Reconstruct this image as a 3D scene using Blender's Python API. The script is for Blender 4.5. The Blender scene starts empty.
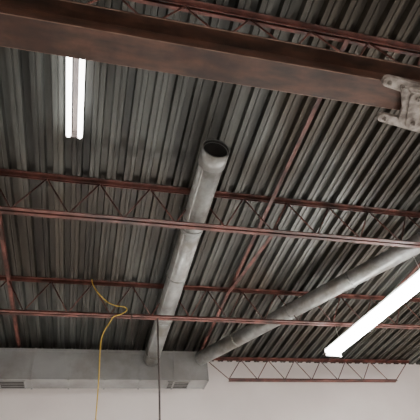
import bpy, bmesh, math, random
from mathutils import Vector, Matrix
random.seed(4)
H=1.6
COL=bpy.context.scene.collection
# ---------------- materials ----------------
def mat(name, c1, c2=None, rough=0.6, metal=0.0, scale=4.0, stretch=(1,1,1), bump=0.0, detail=6, lo=0.35, hi=0.65, grime=None, gs=1.5):
    m=bpy.data.materials.new(name); m.use_nodes=True
    nt=m.node_tree; N=nt.nodes; L=nt.links
    b=N['Principled BSDF']; b.inputs['Roughness'].default_value=rough; b.inputs['Metallic'].default_value=metal
    tc=N.new('ShaderNodeTexCoord'); mp=N.new('ShaderNodeMapping'); mp.inputs['Scale'].default_value=stretch
    no=N.new('ShaderNodeTexNoise'); no.inputs['Scale'].default_value=scale; no.inputs['Detail'].default_value=detail
    L.new(tc.outputs['Object'],mp.inputs[0]); L.new(mp.outputs[0],no.inputs['Vector'])
    cr=N.new('ShaderNodeValToRGB'); cr.color_ramp.elements[0].position=lo; cr.color_ramp.elements[1].position=hi
    cr.color_ramp.elements[0].color=(*c1,1); cr.color_ramp.elements[1].color=(*(c2 or c1),1)
    L.new(no.outputs['Fac'],cr.inputs[0]); out=cr.outputs[0]
    if grime:
        n2=N.new('ShaderNodeTexNoise'); n2.inputs['Scale'].default_value=gs; n2.inputs['Detail'].default_value=10; n2.inputs['Roughness'].default_value=.65
        L.new(tc.outputs['Object'],n2.inputs['Vector'])
        r2=N.new('ShaderNodeValToRGB'); r2.color_ramp.elements[0].position=.40; r2.color_ramp.elements[1].position=.58
        r2.color_ramp.elements[0].color=(*grime,1); r2.color_ramp.elements[1].color=(1,1,1,1)
        L.new(n2.outputs['Fac'],r2.inputs[0])
        mx=N.new('ShaderNodeMixRGB'); mx.blend_type='MULTIPLY'; mx.inputs[0].default_value=1
        L.new(out,mx.inputs[1]); L.new(r2.outputs[0],mx.inputs[2]); out=mx.outputs[0]
    L.new(out,b.inputs['Base Color'])
    if bump:
        bp=N.new('ShaderNodeBump'); bp.inputs['Strength'].default_value=bump; bp.inputs['Distance'].default_value=0.02
        L.new(no.outputs['Fac'],bp.inputs['Height']); L.new(bp.outputs[0],b.inputs['Normal'])
    return m
def emis(name,c,s):
    m=bpy.data.materials.new(name); m.use_nodes=True; b=m.node_tree.nodes['Principled BSDF']
    b.inputs['Base Color'].default_value=(.9,.9,.9,1)
    b.inputs['Emission Color'].default_value=(*c,1); b.inputs['Emission Strength'].default_value=s
    return m
M_red=mat('red_oxide_paint',(.075,.028,.022),(.19,.07,.055),rough=.5,scale=5,detail=9,grime=(.5,.42,.38),gs=2.5)
M_beam=mat('rusty_beam_paint',(.035,.022,.017),(.12,.056,.036),rough=.5,scale=3.5,stretch=(1,4,4),bump=.2,lo=.32,hi=.66,detail=12,grime=(.5,.45,.42),gs=2)
M_edge=mat('rust_edge_highlight',(.10,.055,.04),(.30,.19,.14),rough=.5,scale=6,detail=9)  # edge highlights painted as lighter tan, with rust wear, on the beam bevels
M_galv=mat('galvanised_steel',(.29,.305,.30),(.43,.445,.435),rough=.38,metal=.5,scale=10,stretch=(1,.4,1),detail=3,grime=(.62,.57,.52),gs=2.6)
M_galvin=mat('duct_interior',(.012,.012,.012),(.03,.028,.025),rough=.8,scale=8)
M_duct=mat('dusty_duct_metal',(.26,.265,.265),(.34,.345,.34),rough=.5,metal=.15,scale=1.5,detail=5,grime=(.75,.72,.7),gs=1.2)
M_wall=mat('painted_wall',(.82,.755,.725),(.88,.82,.79),rough=.8,scale=1.2)
M_floor=mat('concrete_floor',(.40,.39,.37),(.52,.51,.49),rough=.6,scale=1.5)
M_iron=mat('cast_bracket_metal',(.12,.10,.085),(.40,.36,.32),rough=.55,metal=.1,scale=13,bump=.5,detail=8)
M_white=mat('white_enamel',(.55,.55,.55),(.62,.62,.62),rough=.4)
M_yel=mat('yellow_cord_jacket',(.62,.42,.06),(.75,.52,.10),rough=.5)
M_dark=mat('dark_wire',(.05,.04,.04),(.10,.08,.07),rough=.6)
M_tube=emis('fluorescent_tube',(1,.98,.95),12)
M_lens=emis('fluorescent_lens',(1,.98,.96),65)
M_lens2=emis('added_lamp_lens',(1,.97,.93),56)  # emission for the added room lamps out of view
M_lens3=emis('added_wall_light_lens',(1,.97,.94),140)  # emission for the added lamps that brighten the wall
# roof deck material
def deckmat():
    m=bpy.data.materials.new('dark_steel_deck'); m.use_nodes=True; nt=m.node_tree; N=nt.nodes; L=nt.links
    b=N['Principled BSDF']; b.inputs['Metallic'].default_value=.4
    tc=N.new('ShaderNodeTexCoord')
    def noise(sc,st,d=6):
        mp=N.new('ShaderNodeMapping'); mp.inputs['Scale'].default_value=st
        n=N.new('ShaderNodeTexNoise'); n.inputs['Scale'].default_value=sc; n.inputs['Detail'].default_value=d
        L.new(tc.outputs['Object'],mp.inputs[0]); L.new(mp.outputs[0],n.inputs['Vector']); return n
    n1=noise(2.2,(3.0,.3,1),9); n2=noise(.8,(1,.7,1),9)
    c1=N.new('ShaderNodeValToRGB'); e=c1.color_ramp.elements
    e[0].position=.3; e[0].color=(.042,.045,.041,1); e[1].position=.7; e[1].color=(.14,.146,.135,1)
    L.new(n1.outputs['Fac'],c1.inputs[0])
    c2=N.new('ShaderNodeValToRGB'); e=c2.color_ramp.elements
    e[0].position=.42; e[0].color=(.56,.46,.38,1); e[1].position=.6; e[1].color=(1,1,1,1)
    L.new(n2.outputs['Fac'],c2.inputs[0])
    def mul(a,bb):
        mx=N.new('ShaderNodeMixRGB'); mx.blend_type='MULTIPLY'; mx.inputs[0].default_value=1
        L.new(a,mx.inputs[1]); L.new(bb,mx.inputs[2]); return mx.outputs[0]
    o=mul(c1.outputs[0],c2.outputs[0])
    sx=N.new('ShaderNodeSeparateXYZ'); L.new(tc.outputs['Object'],sx.inputs[0])
    for period,lo,hi in ((.2,.7,1.2),(.8,.75,1.2)):
        mt=N.new('ShaderNodeMath'); mt.operation='MULTIPLY_ADD'; mt.inputs[1].default_value=1/period; mt.inputs[2].default_value=22.5
        L.new(sx.outputs[0],mt.inputs[0])
        fl=N.new('ShaderNodeMath'); fl.operation='FLOOR'; L.new(mt.outputs[0],fl.inputs[0])
        wn=N.new('ShaderNodeTexWhiteNoise'); wn.noise_dimensions='1D'; L.new(fl.outputs[0],wn.inputs['W'])
        mr=N.new('ShaderNodeMapRange'); mr.inputs['To Min'].default_value=lo; mr.inputs['To Max'].default_value=hi
        L.new(wn.outputs['Value'],mr.inputs['Value']); o=mul(o,mr.outputs[0])
    L.new(o,b.inputs['Base Color'])
    mr=N.new('ShaderNodeMapRange'); mr.inputs['To Min'].default_value=.36; mr.inputs['To Max'].default_value=.55
    L.new(n1.outputs['Fac'],mr.inputs['Value']); L.new(mr.outputs[0],b.inputs['Roughness'])
    return m
M_deck=deckmat()
# ---------------- mesh helpers ----------------
def V(x,y,z): return Vector((x,y,z+H))
def frame(p,q,up=Vector((0,0,1))):
    d=(q-p).normalized()
    if abs(d.dot(up))>.98: up=Vector((0,1,0))
    s=d.cross(up).normalized(); u=s.cross(d).normalized(); return d,s,u
def bar(bm,p,q,w,h,mi=0):
    d,s,u=frame(p,q); vs=[]
    for e in (p,q):
        for a,b in ((-1,-1),(1,-1),(1,1),(-1,1)): vs.append(bm.verts.new(e+s*a*w/2+u*b*h/2))
    for f in ((3,2,1,0),(4,5,6,7),(0,1,5,4),(1,2,6,5),(2,3,7,6),(3,0,4,7)):
        fc=bm.faces.new([vs[i] for i in f]); fc.material_index=mi
def box(bm,a,b,mi=0):
    x0,y0,z0=a; x1,y1,z1=b
    vs=[bm.verts.new(Vector(c)+Vector((0,0,H))) for c in ((x0,y0,z0),(x1,y0,z0),(x1,y1,z0),(x0,y1,z0),(x0,y0,z1),(x1,y0,z1),(x1,y1,z1),(x0,y1,z1))]
    for f in ((3,2,1,0),(4,5,6,7),(0,1,5,4),(1,2,6,5),(2,3,7,6),(3,0,4,7)):
        fc=bm.faces.new([vs[i] for i in f]); fc.material_index=mi
def rod(bm,p,q,r,n=8,mi=0,caps=True):
    d,s,u=frame(p,q); A=[];B=[]
    for i in range(n):
        t=2*math.pi*i/n; o=s*math.cos(t)*r+u*math.sin(t)*r
        A.append(bm.verts.new(p+o)); B.append(bm.verts.new(q+o))
    for i in range(n):
        j=(i+1)%n; f=bm.faces.new((A[i],A[j],B[j],B[i])); f.material_index=mi; f.smooth=True
    if caps:
        f=bm.faces.new(A[::-1]); f.material_index=mi; f=bm.faces.new(B); f.material_index=mi
def ring(bm,p,q,ri,ro,n=32,mo=0,minn=1):
    d,s,u=frame(p,q); R=[[],[],[],[]]
    for i in range(n):
        t=2*math.pi*i/n; o=s*math.cos(t)+u*math.sin(t)
        R[0].append(bm.verts.new(p+o*ro)); R[1].append(bm.verts.new(q+o*ro))
        R[2].append(bm.verts.new(q+o*ri)); R[3].append(bm.verts.new(p+o*ri))
    for i in range(n):
        j=(i+1)%n
        for a,b,mi in ((0,1,mo),(1,2,mo),(2,3,minn),(3,0,mo)):
            f=bm.faces.new((R[a][i],R[a][j],R[b][j],R[b][i])); f.material_index=mi; f.smooth=(a in(0,2))
def poly(bm,pts,z0,z1,mi=0):
    A=[bm.verts.new(V(x,y,z0)) for x,y in pts]; B=[bm.verts.new(V(x,y,z1)) for x,y in pts]; k=len(pts)
    bm.faces.new(A[::-1]).material_index=mi; bm.faces.new(B).material_index=mi
    for i in range(k): bm.faces.new((A[i],A[(i+1)%k],B[(i+1)%k],B[i])).material_index=mi
def stadium(bm,p,q,w,z0,z1,mi=0,n=8,w2=None):
    w2=w2 or w
    p=Vector((p[0],p[1],0)); q=Vector((q[0],q[1],0)); d=(q-p).normalized(); s=Vector((-d.y,d.x,0)); pts=[]
    for i in range(n+1):
        t=math.pi*i/n-math.pi/2; a=q+d*math.cos(t)*w2/2+s*math.sin(t)*w2/2; pts.append((a.x,a.y))
    for i in range(n+1):
        t=math.pi*i/n+math.pi/2; a=p+d*math.cos(t)*w/2+s*math.sin(t)*w/2; pts.append((a.x,a.y))
    poly(bm,pts,z0,z1,mi)
def finish(bm,name,mats,bevel=0):
    bmesh.ops.recalc_face_normals(bm,faces=bm.faces)
    me=bpy.data.meshes.new(name); bm.to_mesh(me); bm.free()
    for m in mats: me.materials.append(m)
    o=bpy.data.objects.new(name,me); COL.objects.link(o)
    if bevel:
        b=o.modifiers.new('b','BEVEL'); b.width=bevel; b.segments=2; b.limit_method='ANGLE'
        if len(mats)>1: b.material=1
    return o
X0,X1,Y0,Y1=-4.5,8.5,-4.0,8.75
# ---------------- room shell ----------------
def slab(name,a,b,m):
    bm=bmesh.new(); box(bm,a,b); return finish(bm,name,[m])
slab('floor',(X0-.2,Y0-.2,-H-.15),(X1+.2,Y1+.2,-H),M_floor)
slab('wall_back',(X0-.2,Y1,-H),(X1+.2,Y1+.2,4.2),M_wall)
slab('wall_front',(X0-.2,Y0-.2,-H),(X1+.2,Y0,4.2),M_wall)
slab('wall_left',(X0-.2,Y0,-H),(X0,Y1,4.2),M_wall)
slab('wall_right',(X1,Y0,-H),(X1+.2,Y1,4.2),M_wall)
# ceiling: corrugated deck
bm=bmesh.new()
P=.2; zb,zt=4.0,4.068
n=int((X1-X0)/P)
prof=[]
for i in range(n):
    x=X0+i*P
    prof+= [(x,zt),(x+.068,zt),(x+.082,zb),(x+.125,zb),(x+.13,zb+.01),(x+.14,zb+.01),(x+.145,zb),(x+.186,zb)]
segs=[(Y0,-0.6,.0),(-.62,3.95,.004),(3.93,8.74,.0)]
for ya,yb,dz in segs:
    A=[bm.verts.new(V(x,ya,z+dz)) for x,z in prof]; B=[bm.verts.new(V(x,yb,z+dz)) for x,z in prof]
    for i in range(len(prof)-1): bm.faces.new((A[i],A[i+1],B[i+1],B[i]))
box(bm,(X0-.2,Y0-.2,4.09),(X1+.2,Y1+.2,4.2))
finish(bm,'ceiling',[M_deck])
# ---------------- bar joists ----------------
def joist(Y,x0,x1,zb_=3.42,zt_=3.998,name='bar_joist',pan=.6,web=.009):
    bm=bmesh.new(); g=.012; l=.045; t=.006
    for sgn in (-1,1):
        a=Y+sgn*g; b=Y+sgn*(g+l)
        lo,hi=min(a,b),max(a,b)
        box(bm,(x0,lo,zt_-t),(x1,hi,zt_)); v=Y+sgn*g; box(bm,(x0,min(v,v+sgn*t),zt_-l),(x1,max(v,v+sgn*t),zt_-t))
        box(bm,(x0+.5,lo,zb_),(x1-.5,hi,zb_+t)); box(bm,(x0+.5,min(v,v+sgn*t),zb_+t),(x1-.5,max(v,v+sgn*t),zb_+l))
    x=x0+.5; up=False
    rod(bm,V(x0+.05,Y,zt_-.03),V(x0+.5,Y,zb_+.03),web)
    while x<x1-.5-pan/2+.01:
        za,zc=(zt_-.03,zb_+.03) if up else (zb_+.03,zt_-.03)
        rod(bm,V(x,Y,za),V(x+pan/2,Y,zc),web); x+=pan/2; up=not up
    rod(bm,V(x1-.5,Y,zb_+.03),V(x1-.05,Y,zt_-.03),web)
    return finish(bm,name,[M_red])
xa,xb=X0+.01,X1-.01
joist(-2.9,xa,xb); joist(-.64,xa,xb)
joist(1.62,xa,xb,zb_=3.45)
joist(3.88,xa,xb); joist(6.02,xa,xb)
joist(8.5,2.2,7.0,zb_=3.5,zt_=3.97)
def bridging(x,segs,name='joist_bridging'):
    bm=bmesh.new()
    for (ya,za,yb,zb_) in segs:
        bar(bm,V(x,ya,za),V(x,yb,zb_),.05,.006); bar(bm,V(x+.022,ya,za+.02),V(x+.022,yb,zb_+.02),.006,.05)
    return finish(bm,name,[M_red])
bridging(2.08,[(1.62,3.94,3.88,3.94),(3.88,3.94,6.02,3.94),(3.9,3.5,6.0,3.93),(6.02,3.94,8.5,3.94)])
bridging(-1.28,[(1.62,3.94,3.88,3.94),(3.88,3.94,6.02,3.94),(6.02,3.94,8.5,3.94)])
bridging(5.0,[(1.62,3.94,3.88,3.94),(3.88,3.94,6.02,3.94),(6.02,3.94,8.5,3.94)])
# ---------------- main I beam ----------------
bm=bmesh.new(); yc=1.61; w=.24
box(bm,(xa,yc-w/2,3.0),(xb,yc+w/2,3.022)); box(bm,(xa,yc-w/2,3.35),(xb,yc+w/2,3.372)); box(bm,(xa,yc-.008,3.022),(xb,yc+.008,3.35))
for x in (-3,3.8,6): box(bm,(x,yc-w/2+.01,3.022),(x+.012,yc-.008,3.35)); box(bm,(x,yc+.008,3.022),(x+.012,yc+w/2-.01,3.35))
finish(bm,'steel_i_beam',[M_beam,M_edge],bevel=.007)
# bracket
bm=bmesh.new()
def hexb(x,y,z,r=.020): rod(bm,V(x,y,z),V(x,y,z-.02),r,6); rod(bm,V(x,y,z-.018),V(x,y,z-.035),r*.5,8)
stadium(bm,(2.04,1.475),(2.8,1.56),.085,2.955,3.0,w2=.14)
poly(bm,[(2.16,1.50),(2.30,1.47),(2.8,1.52),(2.8,1.84),(2.36,1.83),(2.30,1.78),(2.27,1.66)],2.935,2.962)
stadium(bm,(2.16,1.79),(2.75,1.85),.075,2.945,2.985,w2=.1)
stadium(bm,(2.33,1.55),(2.42,1.78),.13,2.91,2.935,w2=.10)
for p in ((2.05,1.477),(2.17,1.49)): hexb(*p,2.955)
for p in ((2.33,1.55),(2.42,1.77)): hexb(*p,2.91)
for p in ((2.17,1.79),(2.56,1.60),(2.60,1.74)): hexb(*p,2.94)
box(bm,(2.22,1.485,2.89),(2.52,1.50,2.96))
finish(bm,'beam_splice_bracket',[M_iron],bevel=.006)
# ---------------- round ducts ----------------
def pipe(p,q,r,name,bands):
    bm=bmesh.new(); ring(bm,p,q,r-.012,r); d=(q-p).normalized(); L=(q-p).length
    for t in bands: ring(bm,p+d*t,p+d*(t+.035),r,r+.010,mo=0,minn=0)
    return bm
bm=pipe(V(1.08,2.93,3.68),V(1.08,7.98,3.68),.14,'',[1.05,1.25,2.3,3.5,4.7])
ring(bm,V(1.08,2.90,3.68),V(1.08,3.12,3.68),.138,.152)
bar(bm,V(1.08-.1,2.95,3.68-.102),V(1.08-.1,7.98,3.68-.102),.012,.006)
for y in (4.15,6.3):
    ring(bm,V(1.08,y,3.68),V(1.08,y+.03,3.68),.142,.15,mo=0,minn=0)
    for s in (-.145,.145): bar(bm,V(1.08+s,y+.015,3.68),V(1.08+s,y+.015,3.99),.004,.025)
finish(bm,'round_duct_pipe',[M_galv,M_galvin])
p=V(1.99,7.93,3.68)
q=V(1.95+ (4.37-2.05)*1.6, 8.0-(8.0-4.26)*1.6,3.68)
bm=pipe(q,p,.125,'',[0,1.2,2.4,3.6,4.8,6.0])
finish(bm,'round_duct_pipe',[M_galv,M_galvin])
# ---------------- rectangular duct ----------------
bm=bmesh.new()
box(bm,(X0+.01,8.0,3.3),(2.15,8.4,3.85))
for x in [2.13-i*.62 for i in range(11)]:
    box(bm,(x-.015,7.988,3.285),(x+.015,8.0,3.86)); box(bm,(x-.015,7.988,3.285),(x+.015,8.4,3.3))
box(bm,(X0+.01,7.99,3.80),(2.15,8.0,3.85))
for gx in (-1.45,1.42):
    box(bm,(gx-.02,8.06,3.288),(gx+.38,8.34,3.3),1)
    for a,b in (((gx-.03,8.04),(gx+.39,8.06)),((gx-.03,8.34),(gx+.39,8.36)),((gx-.03,8.04),(gx-.01,8.36)),((gx+.37,8.04),(gx+.39,8.36))):
        box(bm,(a[0],a[1],3.28),(b[0],b[1],3.3),0)
    for i in range(3): bar(bm,V(gx,8.13+i*.07,3.285),V(gx+.37,8.13+i*.07,3.285),.012,.004,0)
finish(bm,'rectangular_air_duct',[M_duct,M_galvin])
# ---------------- fluorescent lights ----------------
def parent_group(name,loc):
    e=bpy.data.objects.new(name,None); e.empty_display_size=.1; COL.objects.link(e); e.location=loc; return e
def strip(name,p,q,sep=.115,r=.026,z_body=.075,emat=M_tube):
    e=parent_group(name,(p+q)/2)
    d,s,u=frame(p,q)
    bm=bmesh.new()
    bar(bm,p+u*z_body,q+u*z_body,.045,.04,0)
    for t in (p,q):
        bar(bm,t+s*(sep/2+.03)+u*.02,t-s*(sep/2+.03)+u*.02,.02,.08,0)
    b=finish(bm,'housing',[M_dark])
    bm=bmesh.new()
    for k in (-1,1): rod(bm,p+s*k*sep/2,q+s*k*sep/2,r,12)
    t=finish(bm,'tubes',[emat])
    for o in (b,t):
        o.parent=e; o.matrix_parent_inverse=Matrix.Translation(-e.location)
    return e
strip('fluorescent_strip_light',V(-.385,1.98,3.87),V(-.385,3.13,3.87))
def wrap(name,p,q,w=.27,hang=.3,em=None,stand=False):
    e=parent_group(name,(p+q)/2); d,s,u=frame(p,q)
    bm=bmesh.new(); bar(bm,p+u*.07,q+u*.07,w*.8,.05)
    for t in (p,q): bar(bm,t-d*.01+u*.02,t+d*.01+u*.02,w,.12)
    if stand:
        for t in (p-d*.04,q+d*.04):
            rod(bm,t+u*.06,Vector((t.x,t.y,.02)),.02)
            box(bm,(t.x-.03,t.y-.3,-H),(t.x+.03,t.y+.3,-H+.04))
    else:
        for t in (.1,.9):
            c=p.lerp(q,t)+u*.09; rod(bm,c,c+Vector((0,0,hang)),.004)
    b=finish(bm,'housing',[M_white])
    bm=bmesh.new(); n=10; A=[];B=[]
    for i in range(n+1):
        t=math.pi*i/n; o=s*math.cos(t)*w/2-u*math.sin(t)*.06+u*.045
        A.append(bm.verts.new(p+o)); B.append(bm.verts.new(q+o))
    for i in range(n): bm.faces.new((A[i],A[i+1],B[i+1],B[i]))
    bm.faces.new(A); bm.faces.new(B); bm.faces.new((A[0],A[-1],B[-1],B[0]))
    t=finish(bm,'lens',[em or M_lens])
    for o in (b,t): o.parent=e; o.matrix_parent_inverse=Matrix.Translation(-e.location)
wrap('added_fill_wrap_light',V(3.90,6.42,3.1),V(4.26,3.96,3.1),w=.31)
for (x,y) in ((1.2,-1.2),(4.6,-1.2),(7.2,4.0)):  # extra fixtures out of view, added to light the room
    wrap('added_fill_wrap_light',V(x,y+1.2,2.6),V(x,y-1.2,2.6),w=.3,hang=.8,em=M_lens2)
# unseen lamps added to brighten the wall, on the cables and on a stand
wrap('added_fill_wrap_light',V(-.1,6.0,1.2),V(1.15,6.0,1.2),w=.3,hang=.1,em=M_lens3)
wrap('added_light_on_stand',V(4.0,6.4,.9),V(6.4,6.4,.9),w=.3,em=M_lens3,stand=True)
# ---------------- cords ----------------
def curve(name,pts,r,m):
    cu=bpy.data.curves.new(name,'CURVE'); cu.dimensions='3D'; cu.bevel_depth=r; cu.bevel_resolution=3
    s=cu.splines.new('NURBS'); s.points.add(len(pts)-1); s.order_u=3; s.use_endpoint_u=True; s.resolution_u=8
    for i,p in enumerate(pts): s.points[i].co=(p[0],p[1],p[2]+H,1)
    cu.materials.append(m); o=bpy.data.objects.new(name,cu); COL.objects.link(o); return o
curve('yellow_extension_cord',[(-.10,5.93,3.98),(-.09,5.92,3.9),(.0,5.92,3.75),(.15,5.93,3.6),(.28,5.93,3.54),(.42,5.93,3.54),(.45,5.92,3.47),(.36,5.92,3.40),(.25,5.92,3.37),(.20,5.92,3.25),(.12,5.92,3.1),(.10,5.92,2.9),(.12,5.93,2.5),(.12,5.95,1.9),(.12,6.0,1.3)],.008,M_yel)
curve('hanging_power_cable',[(.91,6.02,3.42),(.91,6.0,3.0),(.92,6.0,2.5),(.92,6.0,1.9),(.92,6.0,1.3)],.013,M_dark)
curve('hanging_wire',[(.52,5.95,3.45),(.52,5.94,3.2),(.54,5.94,2.95)],.008,M_dark)
# ---------------- camera ----------------
cam=bpy.data.cameras.new('camera'); cam.sensor_width=36; cam.lens=450/420*36
co=bpy.data.objects.new('camera',cam); COL.objects.link(co)
Rv=Vector((.970,-.2269,-.0880)); Dv=Vector((.0909,.6729,-.7344)); Fv=Vector((.2259,.7042,.6733))
m3=Matrix((Rv,-Dv,-Fv)).transposed()
q=m3.to_quaternion().normalized()
co.rotation_mode='QUATERNION'; co.rotation_quaternion=q; co.location=(0,0,H)
bpy.context.scene.camera=co
w=bpy.data.worlds.new('world'); bpy.context.scene.world=w; w.use_nodes=True
w.node_tree.nodes['Background'].inputs[0].default_value=(.5,.5,.5,1); w.node_tree.nodes['Background'].inputs[1].default_value=.3
